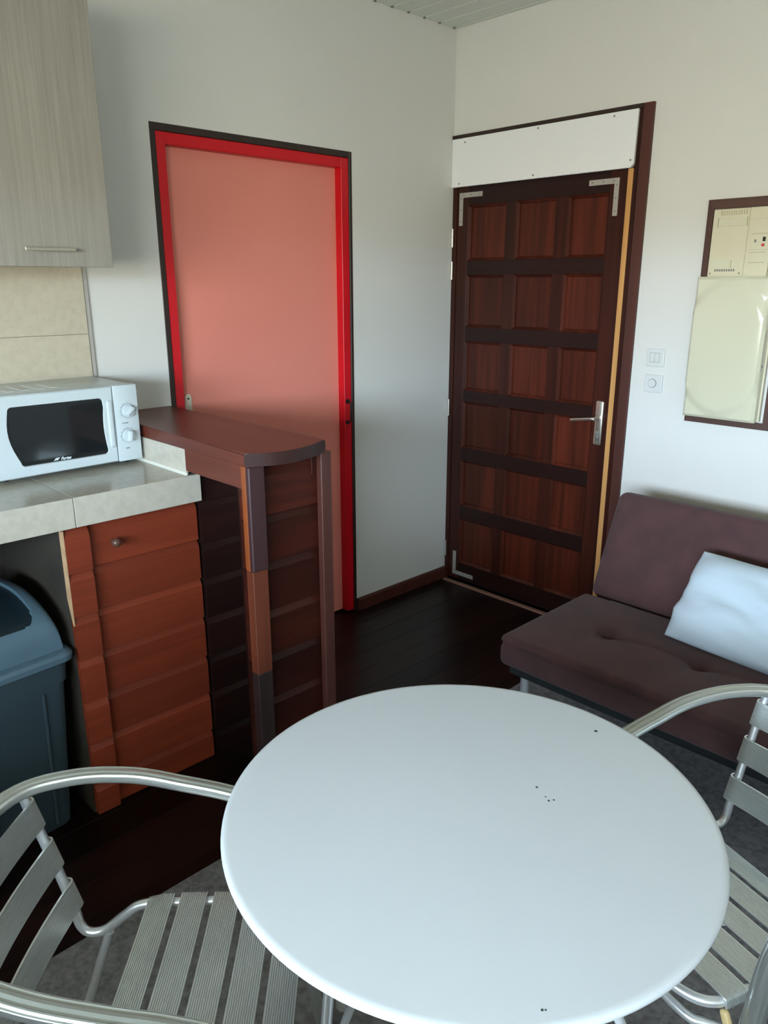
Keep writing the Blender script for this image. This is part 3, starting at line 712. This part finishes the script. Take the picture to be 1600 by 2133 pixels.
for (X, Y, s) in ((2.003, -1.829, .0035), (2.024, -2.062, .0022), (2.060, -2.078, .0020), (2.065, -2.070, .0018), (2.050, -2.073, .0014), (2.282, -2.420, .0018), (2.285, -2.417, .0012)):
    b = bmesh.new(); cyl(b, (X, Y, .7381), s, .0006, n=7); obj('paint_chip', b, SPECK, tp)
# four white tube legs
cx, cy_ = tb.location.x, tb.location.y
feet = [(1.618, -2.181), (1.672, -2.232+.02), (2.30, -2.10), (2.12, -1.88)]
def tleg(p0, p1, p2):
    b = bmesh.new(); sweep(catmull([p0, p1, p2], 6), circ(.0085, 12), up0=Vector((1, .3, 0)), bm=b); return b
legs = [((1.700, -2.150, .729), (1.640, -2.175, .40), (1.630, -2.190, .012)), ((2.019+.03, -2.447+.015, .725), (1.860, -2.352, .36), (1.689, -2.257, .012)),
        ((2.20, -2.26, .729), (2.27, -2.12, .40), (2.29, -2.02, .012)), ((2.02, -1.93, .729), (2.03, -1.87, .40), (2.04, -1.84, .012))]
for k, L3 in enumerate(legs):
    o = obj('leg', tleg(*L3), TABLE, tb, smooth=50)
    b = bmesh.new(); X, Y, Z = L3[2]; cyl(b, (X, Y, .0145), .0185, .015, n=20); cyl(b, (X, Y, .026), .012, .012, n=18); obj('foot_cap', b, mat('foot_cap_plastic', (.42, .43, .42), .5) if k == 0 else bpy.data.materials['foot_cap_plastic'], o, smooth=40)
obj('leg_ring', sweep([Vector((cx+.30*cos(2*pi*i/48), cy_+.30*sin(2*pi*i/48), .722)) for i in range(48)], circ(.008, 8), closed=True), TABLE, tb, smooth=50)

# ------------------------------------------------------------ aluminium chairs
def flat_prof(w_, h_, n=20, flute=.0011):
    P = []
    for i in range(n*2):
        a = 2*pi*i/(n*2); ca, sa = cos(a), sin(a)
        x_ = math.copysign(abs(ca)**.75, ca)*w_/2; y_ = math.copysign(abs(sa)**.75, sa)*h_/2
        if flute and sa > .25: y_ -= flute*(1 if (i % 4) < 2 else -1)
        P.append((x_, y_))
    return P
def make_chair():
    r = empty('aluminium_chair')
    half = [(-.236, .150, .010), (-.239, .120, .22), (-.2407, .100, .42), (-.2447, .085, .5385), (-.2467, .050, .5965), (-.2487, -.02, .6264), (-.2507, -.11, .649), (-.2467, -.21, .6734), (-.2187, -.3153, .6896), (-.1624, -.4053, .6896)]
    pts = half+[(0, -.4433, .6896)]+[(-a, c, z) for a, c, z in half[::-1]]
    path = catmull(pts, 7); mid = len(path)//2
    arm = obj('arm_loop', sweep(path, flat_prof(.038, .022), start=mid), ALU, r, smooth=12, world=False)
    for s in (-1, 1):
        b = bmesh.new(); cyl(b, (s*.236, .152, .014), .019, .014, n=14); obj('foot_cap', b, SWITCH, arm, world=False)
    # seat and back tube
    hb = [(-.193, -.400, .682), (-.196, -.390, .635), (-.196, -.355, .50), (-.196, -.333, .405), (-.196, -.326, .365), (-.196, -.310, .3456), (-.196, -.278, .350), (-.196, -.235, .386), (-.196, -.195, .412), (-.196, -.11, .416), (-.197, .08, .418), (-.190, .140, .418), (-.150, .172, .418), (-.08, .180, .418)]
    pts = hb+[(a*-1, c, z) for a, c, z in hb[::-1]]
    obj('seat_tube', sweep(catmull(pts, 6), circ(.0095, 12), up0=Vector((1, 0, 0))), CHROME, r, smooth=60, world=False)
    lo = [(-.238, .104, .375), (-.195, .150, .380), (-.14, .176, .382), (.14, .176, .382), (.195, .150, .380), (.238, .104, .375)]
    obj('front_stretcher', sweep(catmull(lo, 5), circ(.009, 10)), CHROME, r, smooth=60, world=False)
    for s in (-1, 1):
        b = bmesh.new(); sweep(catmull([(s*.196, -.270, .346), (s*.202, -.320, .20), (s*.208, -.385, .012)], 5), circ(.0095, 12), up0=Vector((1, 0, 0)), bm=b)
        o = obj('rear_leg', b, CHROME, r, smooth=60, world=False)
        b = bmesh.new(); cyl(b, (s*.208, -.386, .0135), .013, .014, n=14); obj('foot_cap', b, SWITCH, o, world=False)
        b = bmesh.new(); sweep(catmull([(s*.197, .05, .412), (s*.215, .07, .395), (s*.239, .098, .390)], 4), circ(.008, 10), up0=Vector((0, 0, 1)), bm=b)
        obj('seat_bracket', b, CHROME, r, smooth=60, world=False)
    nr = 13
    def ribprof(w_, th):
        P = []; pw_ = w_/nr; tp_ = th/2+.0008
        for i in range(nr):
            a = -w_/2+pw_*i; P += [(a+pw_*.08, tp_), (a+pw_*.66, tp_), (a+pw_*.80, tp_-.0022), (a+pw_*.94, tp_-.0022)]
        P = [(-w_/2, tp_)]+P[1:-2]+[(w_/2, tp_)]
        return [(a, c) for a, c in P]+[(w_/2, -th/2), (-w_/2, -th/2)]
    # seat slats, slightly dished, ends wrapped over the tube
    for k in range(5):
        yc = -.1596+.0652*k; zt = .4287 if k else .4267
        P = [(-.207, yc, zt-.016), (-.2055, yc, zt-.004), (-.193, yc, zt+.001), (-.10, yc, zt-.002), (0, yc, zt-.003), (.10, yc, zt-.002), (.193, yc, zt+.001), (.2055, yc, zt-.004), (.207, yc, zt-.016)]
        b = sweep(catmull(P, 3), ribprof(.0515, .003))
        if k == 0:
            for v in b.verts: v.co.z -= .22*max(0, (yc+.006-v.co.y))
        obj('seat_slat', b, SLATM, r, smooth=20, world=False)
    # back slats: bowed rearward, ends wrap the tube
    for (zc, yt) in ((.627, -.389), (.536, -.3645), (.439, -.338)):
        P = [(-.2055, yt-.010, zc), (-.208, yt+.004, zc), (-.199, yt+.0125, zc), (-.160, yt+.007, zc), (-.08, yt-.001, zc), (0, yt-.004, zc), (.08, yt-.001, zc), (.160, yt+.007, zc), (.199, yt+.0125, zc), (.208, yt+.004, zc), (.2055, yt-.010, zc)]
        path = catmull(P, 4)
        prof = [(-c, a) for a, c in ribprof(.056, .003)]
        b = sweep(path, prof, fixed=True)
        for v in b.verts: v.co.y -= (v.co.z-zc)*.27
        obj('back_slat', b, SLATM, r, smooth=20, world=False)
    return r
def copy_tree(o, parent=None):
    c = o.copy(); COL.objects.link(c)
    if parent: c.parent = parent
    for ch in list(o.children): copy_tree(ch, c)
    return c
bpy.context.view_layer.update()
c1 = make_chair()
c2 = copy_tree(c1)
GR = 'aluminium armchairs at the round table'
c1.location = (1.7318, -2.5453, .0075); c1.rotation_euler.z = .8232-pi/2
tag(c1, 'slatted aluminium armchair left of the table in front of the blue bin', 'chair', GR)
c2.location = (2.2052, -1.7687, .0075); c2.rotation_euler.z = -1.9169-pi/2
tag(c2, 'slatted aluminium armchair right of the table in front of the sofa', 'chair', GR)
b = rbox(.016, .012, .034, .005, (4, 4, 6)); bmesh.ops.rotate(b, verts=b.verts, matrix=Matrix.Rotation(.5, 3, 'Y')); bmesh.ops.translate(b, verts=b.verts, vec=(-.214, .130, .398))
tag(obj('plastic_clip', b, YCAP, c2, smooth=50, world=False), 'yellowed plastic clip')
